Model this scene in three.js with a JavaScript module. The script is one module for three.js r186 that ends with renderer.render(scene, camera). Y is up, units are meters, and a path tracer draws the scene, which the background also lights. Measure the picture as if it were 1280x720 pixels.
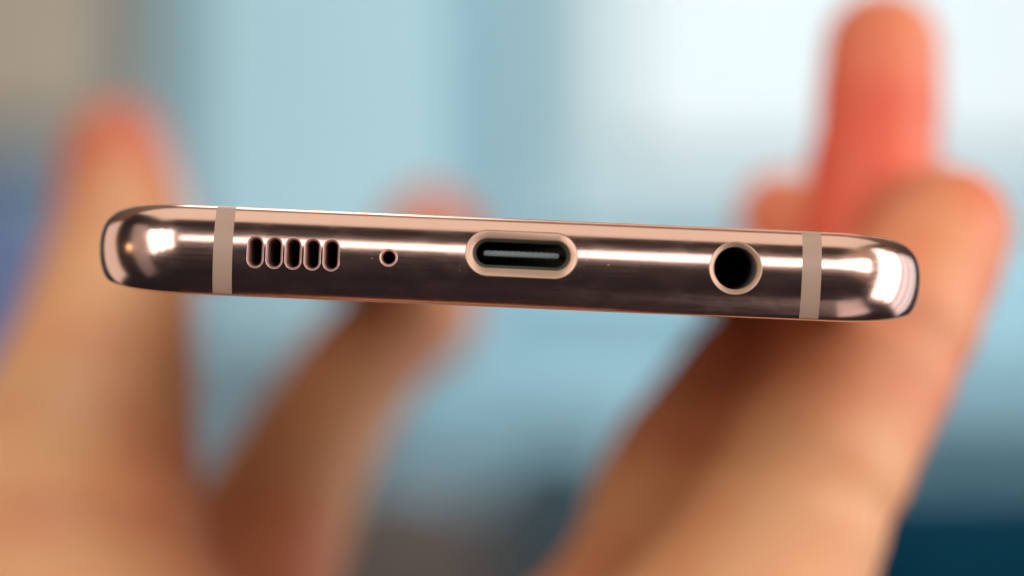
import * as THREE from 'three';
import { MarchingCubes } from 'three/addons/objects/MarchingCubes.js';
import { ImprovedNoise } from 'three/addons/math/ImprovedNoise.js';
import { mergeGeometries } from 'three/addons/utils/BufferGeometryUtils.js';
import { RoundedBoxGeometry } from 'three/addons/geometries/RoundedBoxGeometry.js';
import { RectAreaLightUniformsLib } from 'three/addons/lights/RectAreaLightUniformsLib.js';
import { Brush, Evaluator, SUBTRACTION } from 'three-bvh-csg';

// ---------------------------------------------------------------- camera, light, exposure
const scene = new THREE.Scene();
const D = 0.25, HALF = 0.02475;                       // lens to the phone's edge, half the height seen there
const PITCH = THREE.MathUtils.degToRad(18);           // the phone is held a little above the lens
const camera = new THREE.PerspectiveCamera(2 * THREE.MathUtils.radToDeg(Math.atan(HALF / D)), 16 / 9, 0.01, 50);
camera.position.set(0, 0.9, 0);
camera.rotation.x = PITCH;
camera.focus = D + 0.0005;
camera.userData.fStop = 7.0;
camera.updateMatrixWorld(true);
const V = camera.matrixWorld.clone(), VQ = camera.quaternion.clone();
scene.background = new THREE.Color(0.015, 0.013, 0.017);   // the dim rest of the room
const renderer = new THREE.WebGLRenderer({ antialias: true });
renderer.toneMapping = THREE.LinearToneMapping;
renderer.toneMappingExposure = 1.12;
renderer.shadowMap.enabled = true;
RectAreaLightUniformsLib.init();

// the window wall on the right that runs away behind the photographer, the narrow window at left, and the added far and dim glowing panels
const LIGHTS = {
  side: { x0: 1.15, z0: 0.75, x1: -1.15, z1: 6.3, y0: 0.86, y1: 1.42, power: 4.2, color: [1, 0.96, 0.93], panes: 7 },
  left: { x0: -0.62, z0: 1.55, x1: -1.2, z1: 0.8, y0: 0.56, y1: 1.45, power: 9, color: [1, 0.95, 0.88], panes: 3, bar: 0.13 },
  right: { x0: 0.62, z0: 0.12, x1: 1.0, z1: -0.35, y0: 0.55, y1: 1.55, power: 3.6, color: [1, 0.96, 0.93], panes: 2 },
  far: { x0: 1.02, z0: -0.42, x1: 1.05, z1: -1.25, y0: 0.5, y1: 1.6, power: 0.9, color: [0.86, 0.91, 1], panes: 3 },
  dim: { x0: -1.02, z0: -0.45, x1: -1.05, z1: -1.3, y0: 0.6, y1: 1.7, power: 0.33, color: [1, 0.88, 0.74], panes: 1 },
};

// ---------------------------------------------------------------- helpers
const K = (HALF / 360);
const at = (px, py, d) => new THREE.Vector3((px - 640) * K * (D + d) / D, (360 - py) * K * (D + d) / D, -(D + d));   // photo pixel and depth behind the phone's edge -> lens frame
const toWorld = (v) => v.clone().applyMatrix4(V);
const col = (r, g, b) => new THREE.Color().setRGB(r, g, b);
const std = (o) => new THREE.MeshStandardMaterial(o);
const phys = (o) => new THREE.MeshPhysicalMaterial(o);
const noise = new ImprovedNoise();
function mesh(name, geo, mat, parent = scene) {
  const m = new THREE.Mesh(geo, mat); m.name = name; m.castShadow = m.receiveShadow = true; parent.add(m); return m;
}
function tag(o, label, category, group, kind) {
  if (label) o.userData.label = label;
  if (category) o.userData.category = category;
  if (group) o.userData.group = group;
  if (kind) o.userData.kind = kind;
  return o;
}
function mottle(size, seed, scale, lo, hi, stretch = 1) {       // a small tileable-ish grain texture, neutral
  const data = new Uint8Array(size * size * 4);
  for (let y = 0; y < size; y++) for (let x = 0; x < size; x++) {
    let n = 0, a = 1, s = 0;
    for (let o = 0, f = scale; o < 4; o++, f *= 2, a *= 0.6) { n += a * noise.noise(x / size * f, y / size * f * stretch, seed + o * 7.3); s += a; }
    const v = Math.max(0, Math.min(255, 255 * (lo + (hi - lo) * (n / s + 0.5)))), i = (y * size + x) * 4;
    data[i] = data[i + 1] = data[i + 2] = v; data[i + 3] = 255;
  }
  const t = new THREE.DataTexture(data, size, size);
  t.wrapS = t.wrapT = THREE.MirroredRepeatWrapping; t.magFilter = t.minFilter = THREE.LinearFilter; t.needsUpdate = true;
  return t;
}

// ---------------------------------------------------------------- the setting, as far as it shows
// blurred backdrop: a pale blue wall with a white panel, an aqua panel, a tan post and a teal sofa before it
function slab(name, px0, py0, px1, py1, d, thick, mat, label, category, kind, round = 0.01) {
  const a = at(px0, py0, d), b = at(px1, py1, d);
  const w = b.x - a.x, h = a.y - b.y;
  const m = mesh(name, new RoundedBoxGeometry(w, h, thick, 3, Math.min(round, thick / 2.1)), mat);
  m.position.copy(toWorld(new THREE.Vector3((a.x + b.x) / 2, (a.y + b.y) / 2, a.z - thick / 2)));
  m.quaternion.copy(VQ);
  tag(m, label, category, null, kind);
  return m;
}
const grain = mottle(256, 3.1, 6, 0.35, 0.75);
slab('wall', -700, -500, 1980, 1500, 1.60, 0.08, std({ color: col(0.36, 0.63, 0.75), roughness: 0.8, bumpMap: grain, bumpScale: 0.001 }), null, null, 'structure');
slab('wall_panel', 760, -400, 1500, 215, 1.50, 0.05, std({ color: col(0.80, 0.91, 0.95), roughness: 0.7, bumpMap: grain, bumpScale: 0.001 }), 'blurred white panel on the blue wall behind the raised finger at right', 'panel');
slab('wall_panel_001', 215, -400, 590, 470, 1.54, 0.04, std({ color: col(0.45, 0.70, 0.79), roughness: 0.75, bumpMap: grain, bumpScale: 0.001 }), 'blurred grey blue panel on the wall above the middle of the phone', 'panel');
slab('wall_panel_002', -300, -400, 150, 175, 1.50, 0.04, std({ color: col(0.47, 0.40, 0.31), roughness: 0.7, bumpMap: grain, bumpScale: 0.001 }), 'blurred tan panel in the upper left corner above the thumb', 'panel');
slab('wall_panel_003', 1010, 300, 1500, 500, 1.54, 0.04, std({ color: col(0.38, 0.66, 0.78), roughness: 0.75, bumpMap: grain, bumpScale: 0.001 }), 'blurred light blue panel right of the bent finger below the white panel', 'panel');
slab('cabinet', -300, 235, 48, 760, 1.44, 0.10, std({ color: col(0.14, 0.18, 0.36), roughness: 0.6 }), 'blurred violet blue cabinet at the left edge beside the thumb', 'cabinet');
slab('sofa', 1040, 600, 1600, 1100, 1.30, 0.2, phys({ color: col(0.0, 0.032, 0.06), roughness: 0.9, specularIntensity: 0.2 }), 'blurred dark teal sofa back in the lower right corner', 'sofa', null, 0.05);
slab('wall_panel_004', 665, -400, 1500, 330, 1.545, 0.03, std({ color: col(0.56, 0.78, 0.85), roughness: 0.7, bumpMap: grain, bumpScale: 0.001 }), 'blurred very pale blue step painting the fade of the bright light on the wall', 'panel');  // pale step that paints the falloff of the bright light into the wall
slab('wall_panel_005', 180, 400, 425, 900, 1.49, 0.03, std({ color: col(0.17, 0.26, 0.31), roughness: 0.75 }), 'blurred dull grey blue panel under the phone between thumb and dark finger', 'panel');
slab('cushion', 585, 545, 820, 1000, 1.20, 0.12, std({ color: col(0.03, 0.06, 0.075), roughness: 0.95 }), 'blurred dark grey teal cushion below the charging port', 'cushion', null, 0.05);

// windows and added glowing panels that the polished frame mirrors
function windowStrip(w, name, label) {
  const g = new THREE.Group(); g.name = name; scene.add(g);
  const a = toWorld(new THREE.Vector3(w.x0, 0, w.z0)), b = toWorld(new THREE.Vector3(w.x1, 0, w.z1));
  a.y = b.y = 0;
  const len = a.distanceTo(b), h = w.y1 - w.y0, mid = a.clone().add(b).multiplyScalar(0.5);
  g.position.set(mid.x, w.y0, mid.z);
  const target = toWorld(new THREE.Vector3(0, 0, -D));
  const dir = b.clone().sub(a).normalize();
  const n = new THREE.Vector3(-dir.z, 0, dir.x);
  if (n.dot(target.clone().sub(mid)) < 0) n.negate();
  g.rotation.y = Math.atan2(n.x, n.z);
  g.updateMatrixWorld(true); g.userData.nearSide = Math.sign(g.worldToLocal(a.clone().setY(w.y0)).x);
  const c = col(...w.color);
  mesh('window_pane', new THREE.BoxGeometry(len, h, 0.006).translate(0, h / 2, 0), std({ color: 0x222222, emissive: c, emissiveIntensity: 0.4, roughness: 0.4 }), g);
  const l = new THREE.RectAreaLight(c, w.power, len, h);
  l.position.set(0, h / 2, 0.006); l.lookAt(g.localToWorld(new THREE.Vector3(0, h / 2, 1))); 
  l.rotation.set(0, Math.PI, 0);
  g.add(l);
  const fm = std({ color: col(0.16, 0.12, 0.1), roughness: 0.5 });
  for (let i = 0; i <= w.panes; i++) mesh('mullion', new RoundedBoxGeometry(w.bar ?? 0.035, h, 0.05, 2, 0.006).translate(-len / 2 + len * i / w.panes, h / 2, 0.035), fm, g);
  mesh('window_frame', mergeGeometries([new THREE.BoxGeometry(len + 0.04, 0.05, 0.055).translate(0, -0.02, 0.03), new THREE.BoxGeometry(len + 0.04, 0.05, 0.055).translate(0, h + 0.02, 0.03)]), fm, g);
  tag(g, label, 'window');
  return g;
}
slab('cushion_001', 250, 600, 640, 1000, 1.1, 0.12, std({ color: col(0.085, 0.066, 0.06), roughness: 0.95 }), 'blurred grey brown cushion between the thumb and the dark finger', 'cushion', null, 0.05);
const longWindow = windowStrip(LIGHTS.side, 'window', 'long bright window band mirrored along the whole polished phone edge');
{ // the wall above that window
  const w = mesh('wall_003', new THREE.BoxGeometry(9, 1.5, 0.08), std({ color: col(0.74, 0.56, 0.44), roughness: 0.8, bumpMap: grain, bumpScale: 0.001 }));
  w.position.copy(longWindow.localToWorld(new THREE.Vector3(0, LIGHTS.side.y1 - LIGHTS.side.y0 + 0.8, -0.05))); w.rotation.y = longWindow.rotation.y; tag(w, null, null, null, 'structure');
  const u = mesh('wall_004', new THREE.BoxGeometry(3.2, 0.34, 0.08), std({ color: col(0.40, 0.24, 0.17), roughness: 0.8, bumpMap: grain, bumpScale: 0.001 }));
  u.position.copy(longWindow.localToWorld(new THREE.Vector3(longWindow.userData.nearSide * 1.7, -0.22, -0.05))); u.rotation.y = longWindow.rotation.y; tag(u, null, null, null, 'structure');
  const c = mesh('ceiling', new THREE.BoxGeometry(4, 0.08, 2.2), std({ color: col(0.78, 0.60, 0.46), roughness: 0.85, bumpMap: grain, bumpScale: 0.001 }));
  c.position.set(0, 2.5, -1.5); tag(c, null, null, null, 'structure');
}
windowStrip(LIGHTS.dim, 'window_004', 'added dim warm glowing panel mirrored as the tan stripe at the left tip of the phone');  // added glow that brightens the left tip, in place of a tan wall
windowStrip(LIGHTS.far, 'window_003', 'added pale blue glowing panel mirrored as thin stripes at the right tip of the phone');  // added bluish glow that gives the right tip its stripes
windowStrip(LIGHTS.left, 'window_001', 'bright window with mullions mirrored in the left corner of the phone');
windowStrip(LIGHTS.right, 'window_002', 'tall bright window mirrored as the white patch in the right corner of the phone');
{
  const g = new THREE.Group(); g.name = 'added_overhead_panel'; scene.add(g);  // glowing panel added in place of a lit ceiling, for the beige band
  const w = 2.0, dd = 1.5;
  g.position.set(0.0, 2.3, 0.42);
  const c = col(1, 0.92, 0.76);
  mesh('light_diffuser', new THREE.BoxGeometry(w, 0.02, dd), std({ color: 0x888888, emissive: c, emissiveIntensity: 0.1 }), g);
  const l = new THREE.RectAreaLight(c, 0.6, w, dd); l.position.set(0, -0.014, 0); l.rotation.x = -Math.PI / 2; g.add(l);
  mesh('light_frame', mergeGeometries([[-1, 0], [1, 0], [0, -1], [0, 1]].map(([sx, sz]) => new THREE.BoxGeometry(sx ? 0.04 : w + 0.08, 0.05, sz ? 0.04 : dd).translate(sx * (w / 2 + 0.02), 0, sz * (dd / 2 + 0.02)))), std({ color: 0xaaaaaa, roughness: 0.5 }), g);
  tag(g, 'broad warm glowing panel added overhead and mirrored as the beige band of the phone edge', 'ceiling light');
}
function addedRimLight(name, x, w, power, c, label) {          // glowing panels added ahead, above the frame, to streak the top rim
  const g = new THREE.Group(); g.name = name; scene.add(g);
  g.position.copy(toWorld(new THREE.Vector3(x, 0.8, -1.15))); g.lookAt(toWorld(new THREE.Vector3(x * 0.4, 0, -0.25)));
  mesh('added_diffuser', new RoundedBoxGeometry(w, 0.3, 0.012, 2, 0.005), std({ color: 0x888888, emissive: c, emissiveIntensity: power * 0.1 }), g);
  mesh('added_housing', new RoundedBoxGeometry(w + 0.03, 0.33, 0.05, 2, 0.015).translate(0, 0, -0.033), std({ color: 0x333333, roughness: 0.5, metalness: 0.6 }), g);
  const l = new THREE.RectAreaLight(c, power, w, 0.3); l.position.set(0, 0, 0.009); l.rotation.y = Math.PI; g.add(l);
  tag(g, label, 'lamp');
}
addedRimLight('added_rim_light', -0.075, 0.17, 3.5, col(1, 0.93, 0.84), 'small warm glowing panel added and mirrored as the bright line along the top left of the phone');
addedRimLight('added_rim_light_001', 0.21, 0.34, 0.7, col(1, 0.55, 0.36), 'dim orange glowing panel added and mirrored along the top right rim of the phone');
{ // unseen light added to brighten the wall behind
  const g = new THREE.Group(); g.name = 'added_wall_light'; scene.add(g);
  const p = at(1150, -420, 1.0), tgt = at(900, 60, 1.55);
  g.position.copy(toWorld(p)); g.lookAt(toWorld(tgt));
  const c = col(0.96, 0.99, 1);
  mesh('added_diffuser', new THREE.BoxGeometry(0.5, 0.16, 0.01), std({ color: 0x888888, emissive: c, emissiveIntensity: 0.5 }), g);
  mesh('added_housing', new RoundedBoxGeometry(0.54, 0.2, 0.05, 2, 0.015).translate(0, 0, -0.031), std({ color: 0x333333, roughness: 0.5, metalness: 0.6 }), g);
  const l = new THREE.RectAreaLight(c, 7.2, 0.5, 0.16); l.position.set(0, 0, 0.008); l.rotation.y = Math.PI; g.add(l);
  tag(g, 'added cool light washing the pale blue wall behind the hand', 'lamp');
}

{ // the grey wall left of the photographer, with a small lamp before it
  const m = mesh('wall_001', new THREE.BoxGeometry(0.07, 2.0, 0.55), std({ color: col(0.62, 0.58, 0.60), roughness: 0.8, bumpMap: grain, bumpScale: 0.001 }));
  m.position.copy(toWorld(new THREE.Vector3(-1.3, 0, 0.44))); m.rotation.y = 0.15; tag(m, null, null, null, 'structure');
  const g = new THREE.Group(); g.name = 'table_lamp'; scene.add(g);
  const p = toWorld(new THREE.Vector3(-1.0, 0.05, -0.06)), c = col(1, 0.72, 0.4);
  g.position.set(p.x, 0, p.z);
  mesh('lamp_bulb', new THREE.SphereGeometry(0.035, 24, 16).translate(0, p.y, 0), std({ color: 0x222222, emissive: c, emissiveIntensity: 4 }), g);
  mesh('lamp_stand', mergeGeometries([new THREE.CylinderGeometry(0.012, 0.012, p.y - 0.05, 12).translate(0, (p.y - 0.05) / 2 + 0.012, 0), new THREE.CylinderGeometry(0.1, 0.11, 0.02, 32).translate(0, 0.01, 0)]), std({ color: 0x222222, metalness: 0.5, roughness: 0.5 }), g);
  const l = new THREE.PointLight(c, 0.04); l.position.set(0, p.y, 0); g.add(l);
  tag(g, 'little warm bulb on a stand mirrored in the left corner of the phone', 'lamp');
}
{ // white slab on legs, added below at right for its reflection in the phone
  const g = new THREE.Group(); g.name = 'table'; scene.add(g);
  const p = toWorld(new THREE.Vector3(0.36, -0.55, 0.22)); g.position.set(p.x, 0, p.z);
  const wm = std({ color: col(0.80, 0.76, 0.80), roughness: 0.4 }), h = p.y;
  mesh('tabletop', new RoundedBoxGeometry(0.5, 0.025, 0.5, 2, 0.008).translate(0, h, 0), wm, g);
  for (const sx of [-1, 1]) for (const sz of [-1, 1]) mesh('leg', new THREE.CylinderGeometry(0.014, 0.011, h - 0.013, 12).translate(sx * 0.22, (h - 0.013) / 2, sz * 0.22), wm, g);
  tag(g, 'white slab on legs added for its reflection low in the right corner of the phone', 'table');
}

// ---------------------------------------------------------------- the phone (built in millimetres, scaled at the end)
const ROLL = THREE.MathUtils.degToRad(-2.45);
const phone = new THREE.Group(); phone.name = 'smartphone'; scene.add(phone);
phone.position.copy(toWorld(at(637.5, 328.5, 0)));
phone.quaternion.copy(VQ).multiply(new THREE.Quaternion().setFromAxisAngle(new THREE.Vector3(0, 0, 1), ROLL));
tag(phone, 'rose gold phone seen on its bottom edge with speaker slots, charging port and round jack', 'smartphone');

const W2 = 36.35, R = 8.2, LEN = 148, H0 = 3.86, H1 = 2.25, B0 = 2.5, B1 = 0.9, AMAX = 1.38;
const LOWF = 0.96, ALOW = 0.98;                                       // the lower half ends at a shallower angle than the upper half
function profile(t, h, b) {                              // t 0 (top lip) .. 1 (bottom lip) -> [y, offset from the outermost line]
  const a = AMAX - (AMAX + ALOW) * t, k = a < 0 ? LOWF / Math.sin(ALOW) : 1;
  return [h * Math.sin(a) * k, b * (Math.cos(a) - 1)];
}
const hAt = (phi) => H1 + (H0 - H1) * Math.pow(Math.max(0, Math.cos(phi)), 0.75);
const bAt = (phi) => B1 + (B0 - B1) * Math.max(0, Math.cos(phi));
// path around the phone: each point { x, z, nx, nz, phi }, phi = how far the edge has turned away from the front or back end
function pathPart(kind, x0, x1) {
  const p = [], add = (x, z, nx, nz, phi) => p.push({ x, z, nx, nz, phi });
  if (kind === 'front') { const n = 60; for (let i = 0; i <= n; i++) add(x0 + (x1 - x0) * i / n, 0, 0, 1, 0); return p; }
  // from x1 (right of front) all the way round to x0 (left of front)
  const s = W2 - R, N = 40;
  for (let i = 0; i < 4; i++) add(x1 + (s - x1) * i / 4, 0, 0, 1, 0);
  for (let i = 0; i <= N; i++) { const f = Math.PI / 2 * i / N; add(s + R * Math.sin(f), -R + R * Math.cos(f), Math.sin(f), Math.cos(f), f); }
  for (let i = 1; i < 30; i++) add(W2, -R - (LEN - 2 * R) * i / 30, 1, 0, Math.PI / 2);
  for (let i = 0; i <= N; i++) { const f = Math.PI / 2 * i / N; add(s + R * Math.cos(f), -LEN + R - R * Math.sin(f), Math.cos(f), -Math.sin(f), Math.PI / 2 - f); }
  for (let i = 1; i < 20; i++) add(s - 2 * s * i / 20, -LEN, 0, -1, 0);
  for (let i = 0; i <= N; i++) { const f = Math.PI / 2 * i / N; add(-s - R * Math.sin(f), -LEN + R - R * Math.cos(f), -Math.sin(f), -Math.cos(f), f); }
  for (let i = 1; i < 30; i++) add(-W2, -LEN + R + (LEN - 2 * R) * i / 30, -1, 0, Math.PI / 2);
  for (let i = 0; i <= N; i++) { const f = Math.PI / 2 * i / N; add(-s - R * Math.cos(f), -R + R * Math.sin(f), -Math.cos(f), Math.sin(f), Math.PI / 2 - f); }
  for (let i = 1; i <= 4; i++) add(-s + (x0 + s) * i / 4, 0, 0, 1, 0);
  return p;
}
function gridGeometry(rows, close = false) {            // rows of Vector3, shared vertices, smooth
  const n = rows.length, m = rows[0].length, pos = new Float32Array(n * m * 3), idx = [];
  rows.forEach((r, i) => r.forEach((v, j) => v.toArray(pos, (i * m + j) * 3)));
  for (let i = 0; i < n - 1; i++) for (let j = 0; j < m - 1 + (close ? 1 : 0); j++) {
    const a = i * m + j, b = i * m + (j + 1) % m, c = a + m, d = (i + 1) * m + (j + 1) % m;
    idx.push(a, c, b, b, c, d);
  }
  const g = new THREE.BufferGeometry();
  g.setAttribute('position', new THREE.BufferAttribute(pos, 3)); g.setIndex(idx); g.computeVertexNormals();
  return g;
}
function bandSolid(path, lift = 0, nv = 64) {           // outer polished face, flat top and bottom lips, inner face, end caps
  const outer = path.map((p) => { const h = hAt(p.phi), b = bAt(p.phi), r = [];
    for (let j = 0; j <= nv; j++) { const [y, m] = profile(j / nv, h, b); r.push(new THREE.Vector3(p.x + p.nx * (m + lift), y * (1 + lift * 0.1), p.z + p.nz * (m + lift))); } return r; });
  const inner = path.map((p, i) => { const n = -bAt(p.phi) - 1.2, t = outer[i][0].y, l = outer[i][nv].y; return [new THREE.Vector3(p.x + p.nx * n, t, p.z + p.nz * n), new THREE.Vector3(p.x + p.nx * n, l, p.z + p.nz * n)]; });
  const parts = [gridGeometry(outer), gridGeometry(inner.map(([a, b]) => [b, a])),
    gridGeometry(outer.map((r, i) => [inner[i][0], r[0]])), gridGeometry(outer.map((r, i) => [r[nv], inner[i][1]]))];
  for (const [i, flip] of [[0, false], [path.length - 1, true]]) {
    const ring = [...outer[i], inner[i][1], inner[i][0]], pos = [], c = ring.reduce((s, v) => s.add(v), new THREE.Vector3()).divideScalar(ring.length);
    ring.forEach((v, j) => { const w = ring[(j + 1) % ring.length]; pos.push(...c.toArray(), ...(flip ? w : v).toArray(), ...(flip ? v : w).toArray()); });
    const g = new THREE.BufferGeometry(); g.setAttribute('position', new THREE.Float32BufferAttribute(pos, 3)); g.computeVertexNormals(); parts.push(g);
  }
  return mergeGeometries(parts.map((g) => g.index ? g.toNonIndexed() : g));
}
const mm = (g) => g.scale(0.001, 0.001, 0.001);
const zSurf = (y) => B0 * (Math.sqrt(Math.max(0, 1 - (y / (y < 0 ? H0 * LOWF / Math.sin(ALOW) : H0)) ** 2)) - 1);

const brushed = mottle(512, 11.7, 5, 0.72, 1.0, 12);
{ const d = brushed.image.data, n = 512;                 // finger smudges and fine hairline scratches over the machined streaks
  for (let y = 0; y < n; y++) for (let x = 0; x < n; x++) { const i = (y * n + x) * 4, q = noise.noise(x / 60, y / 60, 4.4) + 0.5 * noise.noise(x / 22, y / 22, 8.1); const v = Math.min(255, d[i] * (1 + 0.35 * Math.max(0, q - 0.1))); d[i] = d[i + 1] = d[i + 2] = v; }
}
const M = {
  frame: std({ color: col(0.88, 0.57, 0.475), metalness: 1, roughness: 0.205, roughnessMap: brushed }),
  ring: std({ color: col(0.52, 0.335, 0.245), metalness: 0.7, roughness: 0.42 }),
  rim: std({ color: col(0.95, 0.66, 0.60), metalness: 0.8, roughness: 0.35 }),
  strip: std({ color: col(0.41, 0.275, 0.21), roughness: 0.42 }),
  glass: phys({ color: col(0.80, 0.50, 0.40), roughness: 0.06, clearcoat: 1, clearcoatRoughness: 0.03, metalness: 0.7 }),
  screen: phys({ color: col(0.55, 0.30, 0.19), roughness: 0.12, clearcoat: 1, metalness: 0.7 }),
  dark: std({ color: col(0.46, 0.30, 0.25), roughness: 0.7 }),
  plastic: std({ color: col(0.15, 0.14, 0.14), roughness: 0.5 }),
  shell: std({ color: col(0.20, 0.20, 0.15), roughness: 0.45, metalness: 0.7 }),
  tongue: std({ color: col(0.17, 0.20, 0.205), roughness: 0.35 }),
  contact: std({ color: col(0.75, 0.72, 0.66), metalness: 1, roughness: 0.3 }),
};

// holes: outlines as stadiums { half straight length along x or y, radius }
function stadium(w, h, n = 40) {                         // closed outline of a w x h stadium, anticlockwise
  const r = Math.min(w, h) / 2, lx = w / 2 - r, ly = h / 2 - r, p = [];
  for (let i = 0; i < n; i++) { const a = 2 * Math.PI * (i + 0.5) / n; p.push([Math.sign(Math.cos(a)) * lx + r * Math.cos(a), Math.sign(Math.sin(a)) * ly + r * Math.sin(a)]); }
  return p;
}
const holes = [];
const XS = [-21.92, -20.28, -18.66, -17.0, -15.38];
XS.forEach((x) => holes.push({ kind: 'speaker_slot', x, y: 0.0, w: 1.47, h: 2.80, iw: 1.06, ih: 2.38, dip: 0.3, depth: 9 }));
holes.push({ kind: 'microphone_hole', x: -10.45, y: 0.0, w: 1.56, h: 1.56, iw: 1.1, ih: 1.1, dip: 0.25, depth: 9 });
holes.push({ kind: 'charging_port', x: 0.95, y: 0.76, w: 9.75, h: 4.05, iw: 8.35, ih: 2.5, dip: 0.3, depth: 6.5 });
holes.push({ kind: 'headphone_jack', x: 19.4, y: 0.37, w: 4.62, h: 4.62, iw: 3.62, ih: 3.62, dip: 0.32, depth: 18 });

let frameGeo;
{
  const ev = new Evaluator(); ev.attributes = ['position', 'normal']; ev.useGroups = false;
  let body = new Brush(bandSolid(pathPart('front', -23.87, 25.12)));
  body.updateMatrixWorld(true);
  for (const h of holes) {
    const sh = new THREE.Shape(stadium(h.w, h.h, 48).map(([x, y]) => new THREE.Vector2(x, y)));
    const g = new THREE.ExtrudeGeometry(sh, { depth: 10, bevelEnabled: false, curveSegments: 1 }).translate(h.x, h.y, -8);
    const b = new Brush(g); b.updateMatrixWorld(true);
    body = ev.evaluate(body, b, SUBTRACTION); body.updateMatrixWorld(true);
  }
  let f = body.geometry.index ? body.geometry.toNonIndexed() : body.geometry;
  const clean = new THREE.BufferGeometry(); clean.setAttribute('position', f.attributes.position); clean.setAttribute('normal', f.attributes.normal);
  const rest = bandSolid(pathPart('round', -25.53, 26.78));
  rest.deleteAttribute('uv'); frameGeo = mm(mergeGeometries([clean, rest]));
}
{ const p = frameGeo.attributes.position, uv = new Float32Array(p.count * 2);
  for (let i = 0; i < p.count; i++) { uv[i * 2] = p.getX(i) * 55; uv[i * 2 + 1] = (p.getY(i) + p.getZ(i) * 0.3) * 90; }
  frameGeo.setAttribute('uv', new THREE.BufferAttribute(uv, 2)); }
mesh('metal_frame', frameGeo, M.frame, phone);
for (const [a, b] of [[-25.53, -23.87], [25.12, 26.78]]) mesh('antenna_band', mm(bandSolid(pathPart('front', a, b), -0.01)), M.strip, phone);

function ringGeometry(h) {                               // chamfer that follows the curved edge, then a short throat
  const n = 72, o = stadium(h.w + 0.01, h.h + 0.01, n), i = stadium(h.iw, h.ih, n), rows = [];
  const prof = [[0, -0.30], [0, -0.02], [0.06, 0.022], [0.2, 0.02], [0.8, -h.dip * 0.75], [0.93, -h.dip], [1, -h.dip - 0.08], [1, -0.9]];
  for (const [t, dz] of prof) rows.push(o.map(([x, y], k) => { const X = x + (i[k][0] - x) * t, Y = y + (i[k][1] - y) * t; return new THREE.Vector3(h.x + X, h.y + Y, zSurf(h.y + Y) + dz); }));
  return mm(gridGeometry(rows.map((r) => r), true));
}
function throatGeometry(h, from = -0.85) {               // dark inner wall and floor
  const i = stadium(h.iw + 0.02, h.ih + 0.02, 72), rows = [];
  for (const z of [from, -h.depth]) {
    rows.push(i.map(([x, y]) => new THREE.Vector3(h.x + x, h.y + y, z + zSurf(h.y))));
    if (h.kind === 'charging_port' && z === from) {       // the metal shell's lip, a step inside the port
      const q = stadium(h.iw - 0.5, h.ih - 0.5, 72); i.forEach((v, k) => { v[0] = q[k][0]; v[1] = q[k][1]; });
      rows.push(i.map(([x, y]) => new THREE.Vector3(h.x + x, h.y + y, z - 0.35 + zSurf(h.y))));
    }
  }
  rows.push(i.map(() => new THREE.Vector3(h.x, h.y, -h.depth + zSurf(h.y))));
  return mm(gridGeometry(rows, true));
}
for (const h of holes) {
  const ring = mesh(h.kind, ringGeometry(h), h.iw < 2 ? M.rim : M.ring, phone);
  if (h.kind === 'charging_port') {
    mesh('port_shell', throatGeometry(h, -0.7), M.shell, ring);
    mesh('port_tongue', mm(new RoundedBoxGeometry(6.6, 0.5, 4.6, 3, 0.18).translate(h.x, h.y, -4.2)), M.tongue, ring);
    const c = []; for (let k = 0; k < 12; k++) for (const s of [-1, 1]) c.push(new THREE.BoxGeometry(0.24, 0.04, 3.4).translate(h.x - 2.75 + k * 0.5, h.y + s * 0.252, -4.0));
    mesh('contact_pins', mm(mergeGeometries(c)), M.contact, ring);
  } else mesh('hole_wall', throatGeometry(h), h.iw > 3 ? M.plastic : M.dark, ring);
}
{ // a few specks of dust and lint on the metal
  let seed = 7; const rnd = () => (seed = (seed * 16807) % 2147483647) / 2147483647, specks = [];
  for (let k = 0; k < 26; k++) {
    const x = -23 + 46 * rnd(), y = (rnd() * 1.7 - 0.7) * 1.9, r = 0.022 + 0.035 * rnd() ** 2;
    if (holes.some((h) => Math.abs(x - h.x) < h.w / 2 + 0.1 && Math.abs(y - h.y) < h.h / 2 + 0.1)) continue;
    specks.push(new THREE.IcosahedronGeometry(r, 0).scale(1 + 1.5 * rnd() ** 3, 0.8, 0.6).rotateZ(rnd() * 3).translate(x, y, zSurf(y) + r * 0.4));
  }
  tag(mesh('dust', mm(mergeGeometries(specks)), std({ color: col(0.55, 0.48, 0.44), roughness: 0.9 }), phone), null, null, null, 'stuff');
}
// glass faces: from the frame's lip inwards, curving up on the long sides
function glassGeometry(sign) {
  const path = pathPart('round', -0.001, 0.001), rows = [], steps = 16, deep = 7.6, top = H0 + 0.02;
  const lip = (p) => { const b = bAt(p.phi); return b * (Math.cos(sign > 0 ? AMAX : ALOW) - 1) - 0.06; };
  rows.push(path.map((p) => { const n = lip(p); return new THREE.Vector3(p.x + p.nx * n, sign * (hAt(p.phi) * (sign > 0 ? Math.sin(AMAX) : LOWF) - 0.4), p.z + p.nz * n); }));
  for (let k = 0; k <= steps; k++) rows.push(path.map((p) => {
    const f = k / steps, y0 = hAt(p.phi) * (sign > 0 ? Math.sin(AMAX) : LOWF), e = p.phi > 0.001 || true, side = Math.sin(p.phi);
    const d = deep * f * f, u = Math.min(1, d / (0.7 + 5.9 * side)), n = lip(p) - d;
    return new THREE.Vector3(p.x + p.nx * n, sign * (y0 + (top - y0) * Math.sqrt(1 - (1 - u) ** 2)), p.z + p.nz * n);
  }));
  const g = gridGeometry(rows, true);
  const s = W2 - deep, cap = new THREE.BoxGeometry(2 * (W2 - 8.5), 0.3, LEN - 17).translate(0, sign * (top - 0.155), -LEN / 2);
  const gg = g.toNonIndexed(); cap.deleteAttribute('uv');
  return mm(mergeGeometries([gg, cap.toNonIndexed()]));
}
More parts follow.
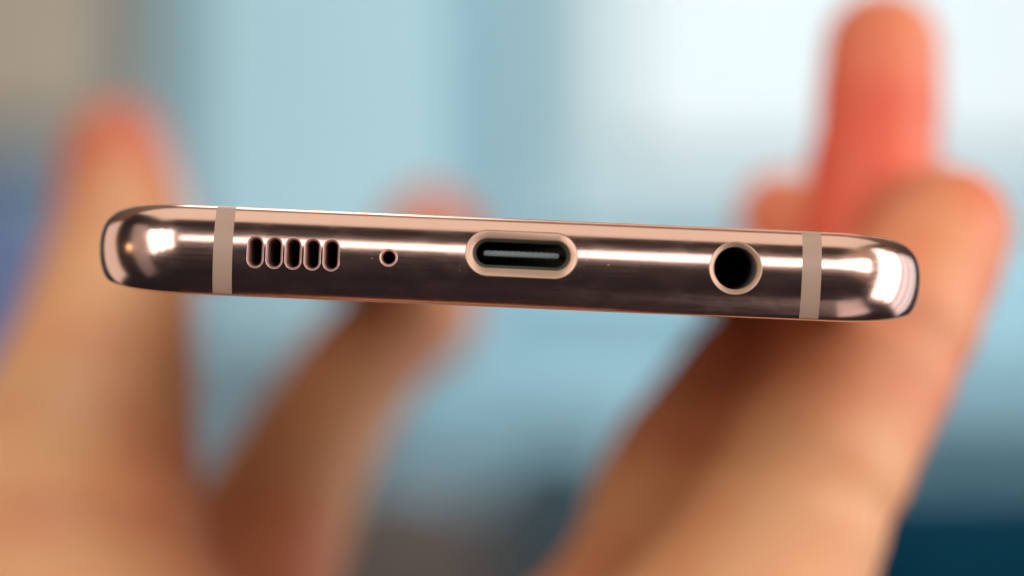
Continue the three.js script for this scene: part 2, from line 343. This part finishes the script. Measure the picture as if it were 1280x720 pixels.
mesh('back_panel', glassGeometry(1), M.glass, phone);
mesh('screen', glassGeometry(-1), M.screen, phone);

// ---------------------------------------------------------------- the hand behind it
// chains of joints: [photo x, photo y, depth behind the phone's edge in mm, radius in mm]
const chains = {   // joints: photo x, photo y, depth behind the phone's edge in mm, radius in mm, painted red glow of light through the skin
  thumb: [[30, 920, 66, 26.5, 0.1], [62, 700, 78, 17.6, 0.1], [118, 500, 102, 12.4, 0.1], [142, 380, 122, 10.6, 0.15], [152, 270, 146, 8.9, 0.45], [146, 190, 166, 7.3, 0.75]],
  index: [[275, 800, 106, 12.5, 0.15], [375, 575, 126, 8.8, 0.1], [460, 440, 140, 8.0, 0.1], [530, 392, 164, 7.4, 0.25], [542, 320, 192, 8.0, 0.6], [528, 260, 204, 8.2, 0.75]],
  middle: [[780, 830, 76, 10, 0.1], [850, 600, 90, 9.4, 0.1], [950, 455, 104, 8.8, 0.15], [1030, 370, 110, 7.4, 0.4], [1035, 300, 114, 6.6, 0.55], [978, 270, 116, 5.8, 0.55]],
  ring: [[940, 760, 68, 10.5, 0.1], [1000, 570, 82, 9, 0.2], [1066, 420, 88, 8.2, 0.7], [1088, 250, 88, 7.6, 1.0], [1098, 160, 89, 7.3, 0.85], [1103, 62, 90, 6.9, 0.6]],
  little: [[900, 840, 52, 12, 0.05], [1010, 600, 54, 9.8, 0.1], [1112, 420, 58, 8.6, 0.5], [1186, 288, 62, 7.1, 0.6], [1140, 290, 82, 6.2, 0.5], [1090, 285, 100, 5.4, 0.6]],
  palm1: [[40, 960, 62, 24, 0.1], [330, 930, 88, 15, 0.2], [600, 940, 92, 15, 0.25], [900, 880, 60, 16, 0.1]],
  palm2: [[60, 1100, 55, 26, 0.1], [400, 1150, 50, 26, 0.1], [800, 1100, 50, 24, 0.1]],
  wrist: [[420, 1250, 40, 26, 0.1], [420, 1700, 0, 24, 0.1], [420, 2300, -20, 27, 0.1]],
};
{
  const bones = [];
  const vec = ([x, y, d]) => at(x, y, d / 1000).multiplyScalar(1000);
  for (const [name, c] of Object.entries(chains)) {
    const list = [];
    for (let i = 0; i + 1 < c.length; i++) { const a = vec(c[i]), b = vec(c[i + 1]); list.push({ len: b.distanceTo(a), g0: i > 0 && /index|middle|ring|little|thumb/.test(name), g1: i + 2 < c.length && /index|middle|ring|little|thumb/.test(name), a, ba: b.clone().sub(a), l2: b.distanceToSquared(a), r0: c[i][3], r1: c[i + 1][3], f0: c[i][4], f1: c[i + 1][4] }); }
    bones.push({ name, list });
  }
  const lo = new THREE.Vector3(-78, -125, -445), side = 215, res = 130;
  const mc = new MarchingCubes(res, new THREE.MeshBasicMaterial(), false, false, 400000);
  mc.isolation = 0;
  const smin = (a, b, k) => { const h = Math.max(k - Math.abs(a - b), 0) / k; return Math.min(a, b) - h * h * k * 0.25; };
  const p = new THREE.Vector3();
  const sdf = (X, Y, Z) => {
    let all = 1e3;
    for (const { list, name } of bones) {
      let d = 1e3;
      for (const q of list) {
        const x = X - q.a.x, y = Y - q.a.y, z = Z - q.a.z;
        const t = Math.max(0, Math.min(1, (x * q.ba.x + y * q.ba.y + z * q.ba.z) / q.l2));
        const dx = x - q.ba.x * t, dy = y - q.ba.y * t, dz = z - q.ba.z * t;
        const e = Math.sqrt(dx * dx + dy * dy + dz * dz) - (q.r0 + (q.r1 - q.r0) * t) + (q.g0 ? 1.1 * Math.exp(-((t * q.len / 1.9) ** 2)) : 0) + (q.g1 ? 1.1 * Math.exp(-(((1 - t) * q.len / 1.9) ** 2)) : 0);
        d = d > 900 ? e : smin(d, e, 3.5);
      }
      all = all > 900 ? d : smin(all, d, name.startsWith('palm') || name === 'wrist' ? 9 : 2.2);
    }
    return all;
  };
  const skinGlowAt = (X, Y, Z) => {                         // painted glow of light through the skin, blended from the nearest bones
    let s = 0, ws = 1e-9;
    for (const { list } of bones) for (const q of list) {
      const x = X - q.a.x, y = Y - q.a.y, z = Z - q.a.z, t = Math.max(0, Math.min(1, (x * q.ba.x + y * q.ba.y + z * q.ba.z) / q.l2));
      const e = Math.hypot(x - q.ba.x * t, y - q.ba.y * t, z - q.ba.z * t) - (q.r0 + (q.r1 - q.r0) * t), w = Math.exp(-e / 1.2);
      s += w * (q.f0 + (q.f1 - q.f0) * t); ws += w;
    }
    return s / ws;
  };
  const half = res / 2, step = side / res;
  for (let k = 0; k < res; k++) for (let j = 0; j < res; j++) for (let i = 0; i < res; i++)
    mc.field[k * res * res + j * res + i] = -sdf(lo.x + i * step, lo.y + j * step, lo.z + k * step);
  mc.update();
  const n = mc.count, pos = new Float32Array(n * 3), nor = new Float32Array(n * 3), colr = new Float32Array(n * 3);
  const base = col(0.74, 0.37, 0.175), skinGlow = col(0.68, 0.095, 0.045), c = new THREE.Color();  // skin redness, with light glowing through the fingers painted into it
  for (let v = 0; v < n; v++) {
    const X = lo.x + (mc.positionArray[v * 3] * half + half) * step, Y = lo.y + (mc.positionArray[v * 3 + 1] * half + half) * step, Z = lo.z + (mc.positionArray[v * 3 + 2] * half + half) * step;
    pos.set([X / 1000, Y / 1000, Z / 1000], v * 3);
    const e = 0.6, gx = sdf(X + e, Y, Z) - sdf(X - e, Y, Z), gy = sdf(X, Y + e, Z) - sdf(X, Y - e, Z), gz = sdf(X, Y, Z + e) - sdf(X, Y, Z - e), l = Math.hypot(gx, gy, gz) || 1;
    nor.set([gx / l, gy / l, gz / l], v * 3);
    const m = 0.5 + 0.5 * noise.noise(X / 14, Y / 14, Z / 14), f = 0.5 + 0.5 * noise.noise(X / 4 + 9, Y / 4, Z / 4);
    c.copy(base).lerp(skinGlow, THREE.MathUtils.clamp(skinGlowAt(X, Y, Z) + 0.8 * (m - 0.5) + 0.3 * (f - 0.5), 0, 1));
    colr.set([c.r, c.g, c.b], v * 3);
  }
  const g = new THREE.BufferGeometry();
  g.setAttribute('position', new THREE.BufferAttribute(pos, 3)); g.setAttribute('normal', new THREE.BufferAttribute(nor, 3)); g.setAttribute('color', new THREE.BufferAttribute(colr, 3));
  const base0 = at(420, 1000, 0.05); g.translate(-base0.x, -base0.y, -base0.z);
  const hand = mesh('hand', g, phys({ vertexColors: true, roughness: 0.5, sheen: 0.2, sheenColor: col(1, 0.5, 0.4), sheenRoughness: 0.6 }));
  hand.position.copy(toWorld(base0)); hand.quaternion.copy(VQ);
  tag(hand, 'blurred hand gripping the phone from behind, thumb at left and fingers at right', 'hand');
}

renderer.render(scene, camera);
